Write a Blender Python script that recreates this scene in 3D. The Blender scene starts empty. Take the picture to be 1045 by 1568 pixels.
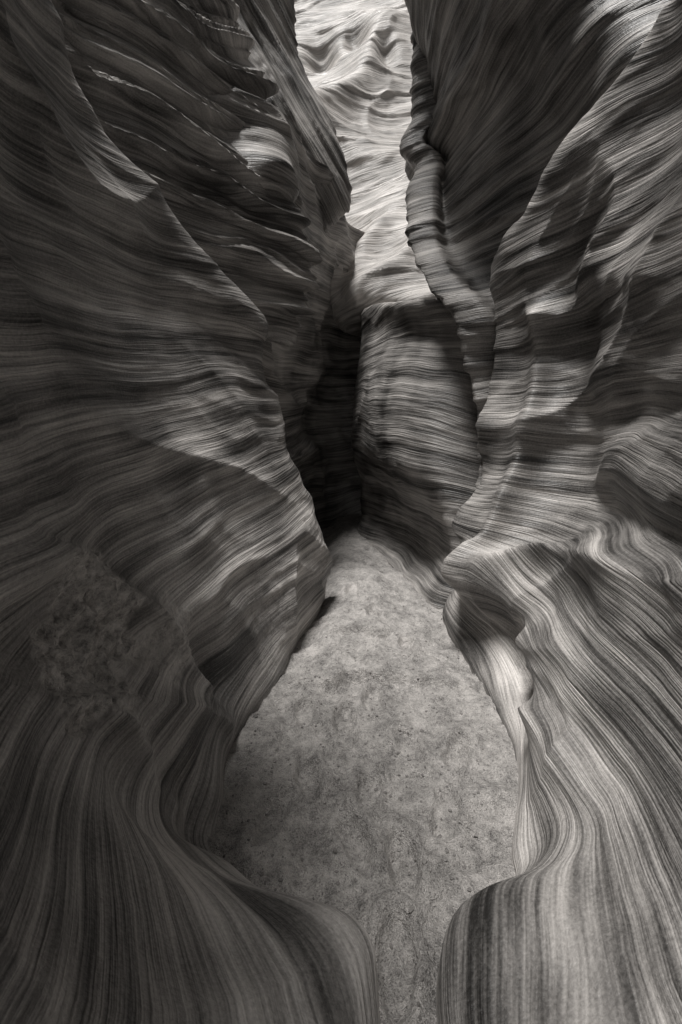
import bpy, math, random
import numpy as np
random.seed(4); rng=np.random.RandomState(7)
scene=bpy.context.scene
# ---------------------------------------------------------------- noise
perm=rng.permutation(256); perm=np.concatenate([perm,perm,perm])
grad=rng.normal(size=(256,3)); grad/=np.linalg.norm(grad,axis=1)[:,None]
def perlin(x,y,z):
    x=np.asarray(x,float);y=np.asarray(y,float);z=np.asarray(z,float)
    x,y,z=np.broadcast_arrays(x,y,z)
    xi=np.floor(x).astype(int);yi=np.floor(y).astype(int);zi=np.floor(z).astype(int)
    xf=x-xi;yf=y-yi;zf=z-zi
    u=xf**3*(xf*(xf*6-15)+10);v=yf**3*(yf*(yf*6-15)+10);w=zf**3*(zf*(zf*6-15)+10)
    out=0
    for a in (0,1):
        for b in (0,1):
            for c in (0,1):
                h=perm[perm[perm[(xi+a)&255]+((yi+b)&255)]+((zi+c)&255)]
                g=grad[h]
                d=g[...,0]*(xf-a)+g[...,1]*(yf-b)+g[...,2]*(zf-c)
                out=out+d*(u if a else 1-u)*(v if b else 1-v)*(w if c else 1-w)
    return out*1.5
def ridged(n): return 1-np.minimum(np.abs(n)*2.2,1)
def sstep(a,b,x):
    t=np.clip((x-a)/(b-a),0,1); return t*t*(3-2*t)
# ---------------------------------------------------------------- mesh helpers
def grid_object(name,P,strata,mat,pale=None):
    nu,nv=P.shape[:2]
    me=bpy.data.meshes.new(name)
    me.vertices.add(nu*nv); me.vertices.foreach_set("co",P.reshape(-1).astype(np.float32))
    idx=np.arange(nu*nv).reshape(nu,nv)
    q=np.stack([idx[:-1,:-1],idx[1:,:-1],idx[1:,1:],idx[:-1,1:]],-1)
    q=q.reshape(-1); n=len(q)//4
    me.loops.add(len(q)); me.loops.foreach_set("vertex_index",q.astype(np.int32))
    me.polygons.add(n); me.polygons.foreach_set("loop_start",(np.arange(n)*4).astype(np.int32))
    try: me.polygons.foreach_set("loop_total",np.full(n,4,np.int32))
    except Exception: pass
    me.update(calc_edges=True); me.validate()
    me.polygons.foreach_set("use_smooth",np.ones(n,bool))
    at=me.attributes.new("strata",'FLOAT','POINT'); at.data.foreach_set("value",strata.reshape(-1).astype(np.float32))
    if pale is not None:
        at=me.attributes.new("pale",'FLOAT','POINT'); at.data.foreach_set("value",pale.reshape(-1).astype(np.float32))
    me.materials.append(mat)
    ob=bpy.data.objects.new(name,me); scene.collection.objects.link(ob); return ob
def crom(C,ts):
    n=len(C); i=np.clip(np.floor(ts).astype(int),0,n-2); t=(ts-i)
    t=t.reshape((-1,)+(1,)*(C.ndim-1))
    p0=C[np.maximum(i-1,0)];p1=C[i];p2=C[i+1];p3=C[np.minimum(i+2,n-1)]
    return .5*((2*p1)+(-p0+p2)*t+(2*p0-5*p1+4*p2-p3)*t*t+(-p0+3*p1-3*p2+p3)*t**3)
def params(C,step,cap):
    L=np.linalg.norm(np.diff(C,axis=0),axis=-1)
    L=np.median(L.reshape(L.shape[0],-1),axis=1)
    ts=[]
    for i,l in enumerate(L):
        k=int(min(cap,max(3,math.ceil(l/step)))); ts+=list(i+np.arange(k)/k)
    ts.append(len(C)-1-1e-9); return np.array(ts)
def loft(ctrl,step,cap=90):
    C=np.array(ctrl,float)
    tu=params(C,step,cap); tv=params(np.swapaxes(C,0,1),step,cap)
    S=crom(C,tu); S=np.swapaxes(crom(np.swapaxes(S,0,1),tv),0,1)
    return S
def normals(P,inward):
    du=np.gradient(P,axis=0);dv=np.gradient(P,axis=1)
    N=np.cross(du,dv);N/=np.linalg.norm(N,axis=-1)[...,None]+1e-9
    if (N*np.array(inward)).sum(-1).mean()<0: N=-N
    return N
def rock(P,inward,dip=(0,0),S=1.,T=1.,T2=.5,fl=1.,seed=0.,bumps=(),ridges=(),rough=(),fd=1.,base=True,ledge=(4,0)):
    N=normals(P,inward)
    x,y,z=P[...,0],P[...,1],P[...,2]
    s=z-dip[0]*y-dip[1]*x+.12*perlin(x*.7+seed,y*.7,z*.7)+.035*perlin(x*2+seed,y*2,z*2)
    t=y*.85-z*.5*fd; n=y*.5*fd+z*.85
    f1=ridged(perlin(t*.5+seed,n*1.05,x*.7+3)); f2=ridged(perlin(t*1.1+seed,n*2.6,x*1.3+9))
    d=fl*(.12*(f1**2-.4)+.035*(f2**1.5-.4))
    lx,ly=x*.5+seed,y*.5
    b1=perlin(lx,ly,s*3.2);b2=perlin(lx*2,ly*2,s*8.5+5);b3=perlin(lx*3,ly*3,s*24+11);b4=perlin(lx*5,ly*5,s*60+2)
    m=.35+1.2*np.clip(perlin(x*1.1+seed,y*1.1,z*1.1+20)+.2,0,1)
    d=d+T*m*.045*(ridged(b1)-.5)+T2*m*(.022*(np.abs(b2)*2-.5)+.008*b3+.0035*b4)
    if ledge[1]:
        ph=s*ledge[0]+.9*perlin(x*.6+seed,y*.6,s*1.3)+.35*perlin(x*1.5,y*1.5,s*3+seed)
        for mul,am in ((1,1.),(2.3,.4)):
            tt=(ph*mul)-np.floor(ph*mul)
            pr=np.where(tt>.86,sstep(.86,1.,tt),(1-tt/.86)**2.2)
            d=d+ledge[1]*am*(.5+.7*np.clip(perlin(x*1.3,y*1.3,s*2+mul)+.5,0,1))*(pr-.35)
    d=d+.003*perlin(x*9,y*9,z*9)+.0012*perlin(x*25,y*25,z*25)
    if base: d=d*(.15+.85*sstep(.0,.35,z))
    for c,r,a in bumps:
        q=((x-c[0])/r[0])**2+((y-c[1])/r[1])**2+((z-c[2])/r[2])**2
        d=d+a*np.exp(-q)
    pale=np.zeros_like(x)
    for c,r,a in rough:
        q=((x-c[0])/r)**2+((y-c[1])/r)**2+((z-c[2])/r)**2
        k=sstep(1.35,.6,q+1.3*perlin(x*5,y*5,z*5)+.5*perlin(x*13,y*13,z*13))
        pale=np.maximum(pale,k*min(1,a/.018))  # rough patches also get a paler colour, strata lines faded out
        d=d+k*a*(1.0*ridged(perlin(x*9,y*9,z*9))-.7+.8*perlin(x*18,y*18,z*18)+.6*perlin(x*40,y*40,z*40)+.35*perlin(x*75,y*75,z*75))
    for pl,w,a in ridges:
        pl=np.array(pl,float); best=np.full(x.shape,1e9)
        for i in range(len(pl)-1):
            A=pl[i];B=pl[i+1];AB=B-A
            h=np.clip(((P-A)@AB)/(AB@AB),0,1)
            best=np.minimum(best,np.linalg.norm(P-A-h[...,None]*AB,axis=-1))
        best=np.sqrt(best**2+(.5*w)**2)
        d=d+a*np.exp(-best/w)*1.5
    return P+N*(d*S)[...,None],s,pale
def wall(P,mat,*a,**k):
    P,s,f=rock(P,*a,**k); return grid_object("canyon_wall",P,s,mat,f)
# ---------------------------------------------------------------- materials
def nd(nt,t,**k):
    n=nt.nodes.new(t)
    for a,b in k.items(): setattr(n,a,b)
    return n
def math_(nt,op,a,b=None,clamp=False):
    n=nt.nodes.new('ShaderNodeMath');n.operation=op;n.use_clamp=clamp
    for i,v in enumerate((a,b)):
        if v is None: continue
        if isinstance(v,(int,float)): n.inputs[i].default_value=v
        else: nt.links.new(v,n.inputs[i])
    return n.outputs[0]
def rock_mat(name,lo,hi,lines=1.,bump=1.,gam=1.5):
    m=bpy.data.materials.new(name);m.use_nodes=True;nt=m.node_tree;nt.nodes.clear()
    L=nt.links.new
    out=nd(nt,'ShaderNodeOutputMaterial');bs=nd(nt,'ShaderNodeBsdfPrincipled');L(bs.outputs[0],out.inputs[0])
    at=nd(nt,'ShaderNodeAttribute');at.attribute_name='strata'
    fr=nd(nt,'ShaderNodeAttribute');fr.attribute_name='pale'
    tc=nd(nt,'ShaderNodeTexCoord');sep=nd(nt,'ShaderNodeSeparateXYZ');L(tc.outputs['Object'],sep.inputs[0])
    def band(lat,f,detail,rough,dist=0.):
        c=nd(nt,'ShaderNodeCombineXYZ')
        L(math_(nt,'MULTIPLY',sep.outputs[0],lat),c.inputs[0]);L(math_(nt,'MULTIPLY',sep.outputs[1],lat),c.inputs[1])
        L(math_(nt,'MULTIPLY',at.outputs['Fac'],f),c.inputs[2])
        n=nd(nt,'ShaderNodeTexNoise');n.inputs['Scale'].default_value=1;n.inputs['Detail'].default_value=detail
        n.inputs['Roughness'].default_value=rough;n.inputs['Distortion'].default_value=dist
        L(c.outputs[0],n.inputs['Vector']);return n.outputs['Fac']
    def iso(sc,detail,rough):
        n=nd(nt,'ShaderNodeTexNoise');n.inputs['Scale'].default_value=sc;n.inputs['Detail'].default_value=detail
        n.inputs['Roughness'].default_value=rough;L(tc.outputs['Object'],n.inputs['Vector']);return n.outputs['Fac']
    A=band(.45,9,3,.65);B=band(.9,36,3,.72);G=iso(90,3,.7);M=iso(2.0,2,.55);F=band(1.8,110,2,.7)
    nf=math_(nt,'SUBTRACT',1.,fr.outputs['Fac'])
    mix=math_(nt,'ADD',math_(nt,'MULTIPLY',A,.46),math_(nt,'MULTIPLY',B,.38*lines))
    mix=math_(nt,'ADD',mix,math_(nt,'MULTIPLY',F,.20*lines))
    mix=math_(nt,'ADD',mix,math_(nt,'MULTIPLY',G,.16)); mix=math_(nt,'ADD',mix,math_(nt,'MULTIPLY',M,.30))
    tot=.46+.58*lines+.46
    mr=nd(nt,'ShaderNodeMapRange');L(mix,mr.inputs[0])
    mr.inputs[1].default_value=tot*.5-.15;mr.inputs[2].default_value=tot*.5+.15
    mr.inputs[3].default_value=0;mr.inputs[4].default_value=1
    mp=math_(nt,'POWER',mr.outputs[0],gam)
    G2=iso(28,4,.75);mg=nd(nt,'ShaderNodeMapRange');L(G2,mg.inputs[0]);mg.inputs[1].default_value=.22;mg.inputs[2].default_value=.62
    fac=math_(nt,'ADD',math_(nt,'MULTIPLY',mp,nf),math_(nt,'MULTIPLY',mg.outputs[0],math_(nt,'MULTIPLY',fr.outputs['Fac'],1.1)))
    cr=nd(nt,'ShaderNodeMix');cr.data_type='RGBA';cr.clamp_factor=False;L(fac,cr.inputs[0])
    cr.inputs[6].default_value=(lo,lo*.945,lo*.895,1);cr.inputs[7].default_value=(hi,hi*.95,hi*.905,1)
    L(cr.outputs[2],bs.inputs['Base Color'])
    bs.inputs['Roughness'].default_value=.44
    bs.inputs['Specular IOR Level'].default_value=.5
    h=math_(nt,'ADD',math_(nt,'MULTIPLY',B,.021*lines),math_(nt,'MULTIPLY',F,.006*lines))
    h=math_(nt,'MULTIPLY',h,nf)
    h=math_(nt,'ADD',h,math_(nt,'MULTIPLY',G,.003))
    h=math_(nt,'ADD',h,math_(nt,'MULTIPLY',math_(nt,'MULTIPLY',G2,fr.outputs['Fac']),.03))
    bp=nd(nt,'ShaderNodeBump');bp.inputs['Strength'].default_value=1.;bp.inputs['Distance'].default_value=bump
    L(h,bp.inputs['Height']);L(bp.outputs[0],bs.inputs['Normal'])
    return m
M_rock=rock_mat("striated_sandstone",.022,.64)
M_far=rock_mat("sunlit_tone_sandstone",.20,.78,.8,1.5,1.1)  # lighter copy of the same rock, sunshine on the far wall painted in
def sand_mat():
    m=bpy.data.materials.new("sand");m.use_nodes=True;nt=m.node_tree;L=nt.links.new
    bs=nt.nodes['Principled BSDF'];tc=nd(nt,'ShaderNodeTexCoord')
    def iso(sc,d,r):
        n=nd(nt,'ShaderNodeTexNoise');n.inputs['Scale'].default_value=sc;n.inputs['Detail'].default_value=d;n.inputs['Roughness'].default_value=r
        L(tc.outputs['Object'],n.inputs['Vector']);return n.outputs['Fac']
    a=iso(6,4,.65);b=iso(30,4,.8);c=iso(190,2,.8)
    mix=math_(nt,'ADD',math_(nt,'MULTIPLY',a,.45),math_(nt,'ADD',math_(nt,'MULTIPLY',b,.4),math_(nt,'MULTIPLY',c,.45)))
    mr=nd(nt,'ShaderNodeMapRange');L(mix,mr.inputs[0]);mr.inputs[1].default_value=.49;mr.inputs[2].default_value=.75
    cr=nd(nt,'ShaderNodeMix');cr.data_type='RGBA';L(mr.outputs[0],cr.inputs[0])
    cr.inputs[6].default_value=(.12,.115,.11,1);cr.inputs[7].default_value=(.64,.608,.58,1)
    L(cr.outputs[2],bs.inputs['Base Color']);bs.inputs['Roughness'].default_value=.9
    h=math_(nt,'ADD',math_(nt,'MULTIPLY',b,.040),math_(nt,'MULTIPLY',c,.010))
    bp=nd(nt,'ShaderNodeBump');bp.inputs['Distance'].default_value=1;L(h,bp.inputs['Height']);L(bp.outputs[0],bs.inputs['Normal'])
    return m
M_sand=sand_mat()
# ---------------------------------------------------------------- LEFT near wall
zl=[-.2,0,.1,.2,.45,.75,1.1,1.5,1.9,2.2]
LA=[
(-3.0,[ .0,-.02,-.1,-.2,-.45,-.68,-.82,-.9,-.95,-.98],-.8,4.2),
(-1.0,[ .08,.06,-.02,-.12,-.42,-.68,-.84,-.92,-.98,-1.02],-.85,4.2),
( .2,[ .10,.08,.02,-.10,-.40,-.68,-.85,-.93,-1.0,-1.05],-1.0,4.2),
( .8,[ .12,.10,.06,-.06,-.42,-.72,-.88,-.97,-1.05,-1.1],-1.05,4.2),
(1.16,[ .11,.10,.05,-.15,-.55,-.82,-.92,-1.0,-1.08,-1.13],-1.1,4.2),
(1.33,[ .06,.055,.0,-.3,-.64,-.85,-.93,-1.01,-1.09,-1.15],-1.15,4.2),
(1.42,[-.17,-.187,-.26,-.45,-.70,-.86,-.95,-1.03,-1.11,-1.18],-1.2,4.2),
(1.60,[-.38,-.39,-.46,-.62,-.72,-.84,-.95,-1.03,-1.13,-1.2],-1.28,4.0),
(1.75,[-.45,-.45,-.50,-.58,-.70,-.81,-.93,-1.02,-1.12,-1.2],-1.36,3.85),
(2.06,[-.53,-.52,-.53,-.56,-.66,-.74,-.85,-.97,-1.08,-1.17],-1.48,3.5),
(2.33,[-.52,-.506,-.51,-.52,-.58,-.66,-.78,-.92,-1.03,-1.13],-1.44,3.18),
(2.75,[-.40,-.38,-.40,-.42,-.47,-.55,-.68,-.82,-.94,-1.04],-1.27,2.90),
(3.28,[-.31,-.30,-.28,-.27,-.30,-.38,-.50,-.64,-.75,-.84],-.95,2.59),
(3.70,[-.20,-.18,-.15,-.13,-.14,-.22,-.36,-.50,-.62,-.69],-.74,2.38),
(3.92,[-.30,-.28,-.26,-.24,-.25,-.32,-.46,-.60,-.74,-.84],-.9,2.36),
(4.05,[-1.0]*10,-1.3,2.36),
(4.2,[-3.0]*10,-3.2,2.4),
]
ctrl=[]
for y,xs,xr,zr in LA:
    rib=[(x,y,z) for x,z in zip(xs,zl)]
    rib.append(((xs[-1]+xr)/2+(.05 if y>1.9 else 0),y,(2.2+zr)/2)); rib.append((xr,y,zr))
    if y<1.7: rib+=[(xr+.15,y,zr+.5),(xr-.2,y,zr+1.0),(-9,y,zr+1.4)]  # out-of-view tops pulled inward to keep overhead light off the near wall
    else: rib+=[(xr-.3,y+.02,zr+.02),(xr-1.0,y+.03,zr-.05),(-9,y,zr+.1)]
    ctrl.append(rib)
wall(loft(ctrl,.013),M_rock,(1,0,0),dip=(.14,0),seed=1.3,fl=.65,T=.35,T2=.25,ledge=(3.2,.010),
  ridges=[([(-.98,1.3,1.12),(-.91,1.54,1.06),(-.79,1.89,.74),(-.64,2.03,.51),(-.58,2.17,.1)],.045,.12),
          ([(-1.0,1.2,.66),(-.84,1.4,.62),(-.74,1.5,.5),(-.64,1.58,.36),(-.58,1.66,.15)],.04,.08),
          ([(-1.46,2.1,3.35),(-1.38,2.45,3.0),(-1.22,2.8,2.8),(-.88,3.28,2.47),(-.70,3.6,2.30)],.18,.16)],
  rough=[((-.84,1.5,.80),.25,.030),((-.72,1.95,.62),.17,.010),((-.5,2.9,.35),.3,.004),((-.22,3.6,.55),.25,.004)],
  bumps=[((-.66,2.18,.32),(.3,.15,.24),-.13),((-.56,1.68,.10),(.2,.10,.13),-.12),((-.95,1.25,.95),(.3,.3,.1),-.05)])
# ---------------------------------------------------------------- LEFT upper overhanging fin
zb=[2.38,2.43,2.68,3.05,3.42,3.79,4.17,4.66,5.16,5.59,6.52,7.76]
xb=[-.8,-.415,-.353,-.26,-.322,-.446,-.608,-.663,-.88,-1.07,-1.38,-1.69]
ctrl=[]
for y,dx in [(1.9,-6),(2.5,-1.9),(3.05,-1.25),(3.5,-.85),(3.95,-.42),(4.34,0),(4.6,-.3),(4.7,-1.),(4.8,-4)]:
    rib=[(x*(1 if dx>-.5 else .9)+dx*.97+.10*max(0,-dx)*max(0,z-3.4)*.5,y,z) for x,z in zip(xb,zb)]
    rib.insert(0,(xb[0]+dx-.8,y+.2,2.5))
    rib+=[(-2.6+dx,y,8.2),(-10,y,8.4)]
    ctrl.append(rib)
wall(loft(ctrl,.018),M_rock,(1,-1,0),dip=(.12,-.12),seed=5.9,fl=.08,T=.3,T2=.25,ledge=(3.4,.12))
# ---------------------------------------------------------------- LEFT deeper fin
zc=[3.3,3.5,3.74,4.02,4.22,4.46,4.94,5.42,5.9,6.22,6.78,8,9.5]
xc=[-.6,-.35,-.336,-.136,.09,.104,.024,-.176,-.45,-.536,-.576,-.7,-.95]
ctrl=[]
for y,dx in [(4.4,-5),(4.7,-1.1),(5.2,-.45),(5.6,0),(5.8,-.2),(6.0,-.8),(6.3,-4)]:
    rib=[(x+dx,y,z) for x,z in zip(xc,zc)]; rib.insert(0,(xc[0]+dx-.8,y+.3,3.4)); rib+=[(-2.5+dx,y,9.9),(-10,y,10)]
    ctrl.append(rib)
wall(loft(ctrl,.025),M_rock,(1,-1,0),dip=(.3,-1.6),seed=8.4,fl=.2,T=.4,T2=.4,ledge=(3.5,.04))
# ---------------------------------------------------------------- dark side passage wall
ctrl=[]
for x,y in [(-4,4.3),(-1.3,4.4),(-.8,5.2),(-.52,6.2),(-.33,6.95),(.1,7.5),(.6,8.0),(1.4,8.2),(4,8.3)]:
    ctrl.append([(x-.05,y,-.2),(x,y,0),(x-.06,y+.05,.5),(x+.06,y-.1,1.1),(x-.05,y,1.7),(x+.1,y-.1,2.4),(x+.2,y-.2,3.1),(x+.4,y-.4,3.8),(x+.5,y-.3,4.5)])
wall(loft(ctrl,.03),M_rock,(1,-1,0),dip=(.1,0),seed=2.2,fl=1.2,T=1.2)
# ---------------------------------------------------------------- far sunlit wall
ctrl=[]
for x,zlip,yl in [(-6,3.9,6.8),(-2,3.9,6.8),(-.9,3.9,6.8),(-.4,3.7,6.6),(0,3.25,6.5),(.4,3.3,6.4),(1.,3.25,6.2),(1.7,3.2,6.),(3,3.2,6.),(7,3.2,6.)]:
    ctrl.append([(x,9.2,2.6),(x,8.3,2.9),(x,yl+.3,zlip-.2),(x,yl,zlip),(x,yl+.15,zlip+.3),(x,yl+.6,zlip+.85),(x,yl+1.2,zlip+1.8),(x,8.2,6.3),(x,8.8,7.6),(x,9.4,9),(x,10,10.5),(x,10.6,12),(x,13,12.6),(x,30,13)])
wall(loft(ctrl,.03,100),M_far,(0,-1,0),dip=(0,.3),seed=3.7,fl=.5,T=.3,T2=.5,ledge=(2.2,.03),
 bumps=[((.3,9.6,9.7),(.25,1,.35),-.3),((-.4,9.6,9.4),(.3,1,.5),-.4),((.9,9.6,9.2),(.2,1,.5),-.3)],
 ridges=[([(-.5,6.5,3.5),(.2,6.8,4.0),(1.0,7.6,4.9)],.2,.3),([(.2,6.4,3.4),(.9,6.6,3.8),(1.5,7.2,4.7)],.2,.3),
 ([(-1.2,8.8,7.6),(-.2,8.4,6.4),(1.5,8.5,5.9)],.35,.4),([(.9,9.6,10.2),(.4,8.9,8.2),(-.6,8.5,6.8)],.35,.6)])
# ---------------------------------------------------------------- rounded middle buttress (undercut at its foot)
zf=[-.2,0,.35,.75,1.2,1.85,2.3,2.75,3.1]
FF=[(7.4,[.9]*9,3.2),(6.8,[.4,.4,.4,.4,.4,.4,.4,.45,.5],3.2),
(6.35,[.2,.17,.30,.28,.16,.17,.22,.27,.28],3.15),
(5.5,[.4,.40,.62,.55,.33,.28,.34,.44,.42],3.0),
(4.9,[.54,.52,.80,.70,.42,.37,.47,.62,.55],2.85),
(4.4,[.68,.66,.92,.82,.53,.49,.62,.80,.70],2.72),
(4.1,[.76,.74,.95,.88,.68,.67,.81,.97,.86],2.64),
(3.9,[.86,.85,.98,.95,.90,.92,1.0,1.08,1.05],2.6),
(3.82,[1.3]*9,2.6),(3.8,[2.5]*9,2.6)]
ctrl=[]
for y,xs,zt in FF:
    rib=[(x,y,z*(1 if z<1 else 1+(zt/3.1-1)*min(1,(z-1)/1.5))) for x,z in zip(xs,zf)]; rib+=[(xs[-1]+.12,y,zt+.04),(xs[-1]+.5,y,zt+.03),(xs[-1]+2.5,y,zt+.05)]
    ctrl.append(rib)
wall(loft(ctrl,.018),M_rock,(-1,-.3,0),dip=(0,-.2),seed=6.6,fl=.2,T=.15,T2=.12,ledge=(3,.005))
# ---------------------------------------------------------------- RIGHT near wall
zr_=[-.2,0,.1,.2,.3,.55,.8,1.1,1.4,1.8,2.2,2.6]
RA=[
(-3.0,[.25,.3,.35,.42,.55,.8,.9,.95,1.0,1.05,1.1,1.1],.8,4.2),
(-1.0,[.2,.26,.3,.42,.58,.82,.92,.98,1.03,1.1,1.13,1.13],.85,4.2),
( .2,[.2,.25,.29,.40,.6,.83,.93,1.,1.05,1.12,1.17,1.18],1.0,4.2),
( .8,[.2,.24,.28,.40,.62,.84,.93,1.,1.06,1.14,1.2,1.23],1.05,4.2),
(1.16,[.23,.236,.28,.50,.70,.88,.97,1.03,1.1,1.18,1.24,1.28],1.1,4.2),
(1.36,[.3,.31,.36,.6,.76,.9,.99,1.06,1.13,1.21,1.28,1.32],1.2,4.15),
(1.44,[.42,.44,.55,.68,.79,.91,1.01,1.08,1.15,1.24,1.3,1.35],1.28,4.1),
(1.52,[.56,.57,.66,.74,.8,.92,1.02,1.1,1.17,1.26,1.33,1.38],1.35,4.0),
(1.64,[.61,.61,.7,.77,.82,.93,1.03,1.13,1.2,1.3,1.38,1.42],1.48,3.9),
(1.875,[.73,.73,.76,.79,.84,.96,1.07,1.18,1.27,1.36,1.43,1.48],1.6,3.65),
(2.19,[.82,.82,.86,.90,.92,.98,1.12,1.27,1.33,1.42,1.48,1.52],1.66,3.45),
(2.62,[.86,.84,.93,1.02,1.05,1.0,1.25,1.42,1.45,1.5,1.52,1.52],1.57,3.28),
(2.9,[.86,.83,.91,.99,1.02,.94,1.22,1.40,1.50,1.56,1.56,1.46],1.4,3.1),
(3.15,[.84,.81,.85,.91,.94,.88,1.,1.12,1.24,1.33,1.37,1.27],1.28,2.9),
(3.5,[.84,.80,.78,.80,.86,.95,.83,1.00,1.06,1.11,1.15,1.12],1.2,2.85),
(3.65,[.98,.92,.93,.98,1.05,1.15,1.1,1.25,1.3,1.35,1.4,1.35],1.4,2.85),
(3.72,[1.9]*12,1.9,2.85),(3.78,[3.5]*12,3.5,2.85)]
ctrl=[]
for y,xs,xr,zr in RA:
    rib=[(x,y,z) for x,z in zip(xs,zr_)]
    rib.append((xr,y,zr))
    if y<1.7: rib+=[(xr-.15,y,zr+.6),(xr+.2,y,zr+1.),(9,y,zr+1.3)]  # unseen upper rim bent inward, shaped to shade the wall below
    else: rib+=[(xr+.3,y+.02,zr+.0),(xr+1.,y+.03,zr-.05),(9,y,zr+.2)]
    ctrl.append(rib)
wall(loft(ctrl,.013),M_rock,(-1,0,0),dip=(.03,0),seed=9.2,fl=.8,T=.4,T2=.28,ledge=(3.,.012),
  ridges=[([(1.38,3.1,2.3),(1.34,3.1,1.77),(1.25,3.1,1.41),(1.09,3.1,1.0),(.9,3.1,.55)],.06,.17),
          ([(1.28,3.3,2.85),(1.36,3.05,3.1),(1.58,2.6,3.3),(1.67,2.2,3.45)],.12,.10),
          ([(.86,3.35,.5),(.97,2.95,.57),(1.15,2.7,.7),(1.3,2.3,.86),(1.2,1.8,.95)],.06,.12),
          ([(.82,2.1,.3),(.86,1.8,.24),(.88,1.6,.25),(.99,1.33,.32)],.05,.11),
          ([(1.0,2.35,.42),(1.05,1.9,.52),(1.05,1.5,.62)],.05,.10),
          ([(1.5,2.6,2.4),(1.4,2.0,2.2),(1.3,1.5,2.3)],.14,.08),
          ([(1.3,2.4,1.25),(1.2,1.8,1.3),(1.1,1.3,1.45)],.12,.04)],
  bumps=[((1.0,2.4,.22),(.4,.35,.12),-.10),((1.0,1.75,.40),(.3,.4,.07),-.07),((1.3,1.9,1.12),(.5,.7,.10),-.09),((1.3,2.1,1.6),(.5,.6,.10),-.07)],
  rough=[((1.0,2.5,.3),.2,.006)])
# ---------------------------------------------------------------- RIGHT tall fin behind
H=[(1.08,3.64,-.2),(1.08,3.64,.7),(1.08,3.64,1.6),(.98,3.64,2.07),(.87,3.64,2.44),(.72,3.92,2.79),(.64,4.34,3.3),(.70,4.7,3.95),(.78,4.83,4.33),
   (.62,4.9,4.55),(.79,4.9,4.86),(.77,4.9,5.42),(.72,4.9,6.12),(.72,4.9,7.2),(.85,4.9,8.2)]
ctrl=[]
for dx,dy,lean in [(4,1.4,0),(.6,.7,0),(.12,.2,0),(0,0,0),(.22,-.15,0),(.38,-.05,.05),(.6,-.2,.22),(.9,-.6,.38),(1.25,-1.2,.52),(1.6,-2.1,.58),(4,-2.3,.58)]:
    rib=[(x+dx-lean*max(0,min(z,6.2)-3),y+dy*(1 if z>2.3 or dy>0 else .25),z) for x,y,z in H]
    rib+=[(1.5+dx,4.9+dy,8.7),(10,4.9+dy,8.9)]
    ctrl.append(rib)
wall(loft(ctrl,.02),M_rock,(-1,-.6,0),dip=(0,.1),seed=14.2,fl=.4,T=.4,T2=.4,ledge=(3.3,.03))
# ---------------------------------------------------------------- ground
def floor_z(x,y):
    z=.02*perlin(x*1.7,y*1.7,4)+.03*perlin(x*5,y*5,7)+.018*perlin(x*13,y*13,1)+.006*perlin(x*34,y*34,3)
    e1=2.74+.14*perlin(x*2.2,.3,8)+.04*perlin(x*8,.3,8)-.25*(x-.2)**2; e2=3.25+.12*perlin(x*2.5,5.3,8)+.03*perlin(x*9,2.3,8)
    z=z+.07*sstep(e1-.02,e1+.03,y)*sstep(-.35,.0,x)*sstep(.8,.5,x)+.06*sstep(e2-.02,e2+.02,y)*sstep(.35,.1,np.abs(x-.15))
    for fx,fy,an in [(.12,1.95,.2),(.32,2.2,-.3),(.02,2.38,.1),(.22,1.6,0),(.42,1.82,.3),(-.14,2.02,-.2),(.18,2.58,.2),(.25,3.5,0),(.1,4.0,.2),(.45,3.1,0),(.55,2.15,.5),(-.27,1.78,.3),(-.2,2.48,-.1),(.16,1.3,.1),(0.05,1.68,-.3)]:
        dx_=x-fx;dy_=y-fy
        u=(dx_*math.cos(an)-dy_*math.sin(an))/.05;v=(dx_*math.sin(an)+dy_*math.cos(an))/.12
        q=np.sqrt(u*u+v*v)+.25*perlin(x*14,y*14,fx*9)
        z=z-.034*sstep(1.25,.7,q)+.014*np.exp(-(q-1.45)**2*9)
    return z-.012
xs=np.concatenate([[-60,-20,-6,-3],np.arange(-1.6,1.7,.011),[3,6,20,60]])
ys=np.concatenate([[-60,-20,-6],np.arange(-2,.6,.05),np.arange(.6,4.2,.009),np.arange(4.2,9,.03),[12,25,60]])
X,Y=np.meshgrid(xs,ys,indexing='ij')
Z=floor_z(X,Y); P=np.stack([X,Y,Z],-1)
grid_object("sandy_ground",P,Z,M_sand)
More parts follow.
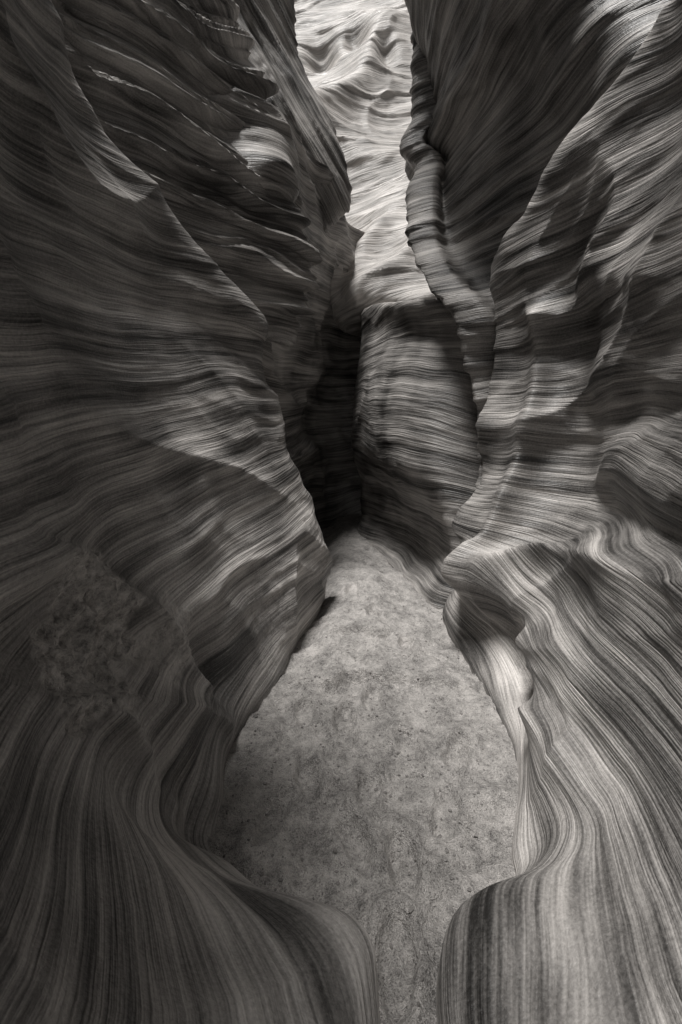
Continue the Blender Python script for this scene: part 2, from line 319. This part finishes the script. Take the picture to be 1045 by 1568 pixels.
# gravel
import bmesh
ico=bmesh.new();bmesh.ops.create_icosphere(ico,subdivisions=1,radius=1)
iv=np.array([v.co[:] for v in ico.verts]);ifc=[[v.index for v in f.verts] for f in ico.faces];ico.free()
V=[];F=[]
for i in range(3600):
    y=1.0+2.9*random.random()**1.4
    x=random.uniform(-.45,.85)
    r=.0015+.007*random.random()**4
    z=float(floor_z(np.array(x),np.array(y)))
    b=len(V); sc=np.array([random.uniform(.7,1.4),random.uniform(.7,1.4),random.uniform(.5,.9)])*r
    v=iv*sc*(1+.25*rng.normal(size=(len(iv),1)))+np.array([x,y,z+r*.2])
    V+=v.tolist();F+=[[b+k for k in f] for f in ifc]
me=bpy.data.meshes.new("gravel");me.from_pydata(V,[],F)
me.materials.append(rock_mat("pebble",.03,.4,0.2,gam=1.))
scene.collection.objects.link(bpy.data.objects.new("gravel",me))
# ---------------------------------------------------------------- light
el,az=math.radians(76),math.radians(222)
w=bpy.data.worlds.new("World");scene.world=w;w.use_nodes=True;nt=w.node_tree
bg=nt.nodes['Background'];sky=nt.nodes.new('ShaderNodeTexSky');sky.sky_type='NISHITA';sky.sun_disc=False
sky.sun_elevation=el;sky.sun_rotation=az
bw=nt.nodes.new('ShaderNodeRGBToBW');nt.links.new(sky.outputs[0],bw.inputs[0]);nt.links.new(bw.outputs[0],bg.inputs[0])
bg.inputs[1].default_value=.05
sd=bpy.data.lights.new("sun",'SUN');sd.energy=5.0;sd.angle=math.radians(16);sd.color=(1,.98,.955)
so=bpy.data.objects.new("sun",sd);scene.collection.objects.link(so)
from mathutils import Vector
dirv=Vector((math.sin(az)*math.cos(el),math.cos(az)*math.cos(el),math.sin(el)))
so.rotation_euler=dirv.to_track_quat('Z','Y').to_euler();so.location=dirv*30
# ---------------------------------------------------------------- camera (level wide-angle with rise/fall shift)
cd=bpy.data.cameras.new("camera");cam=bpy.data.objects.new("camera",cd);scene.collection.objects.link(cam)
cd.sensor_fit='VERTICAL';cd.sensor_height=36;cd.lens=36*700/1568;cd.clip_start=.05;cd.clip_end=300
cd.shift_y=-(784-660)/1568
cam.location=(0,0,1.5);cam.rotation_euler=(math.radians(90),0,0)
scene.camera=cam
scene.view_settings.view_transform='Standard';scene.view_settings.look='None';scene.view_settings.exposure=0
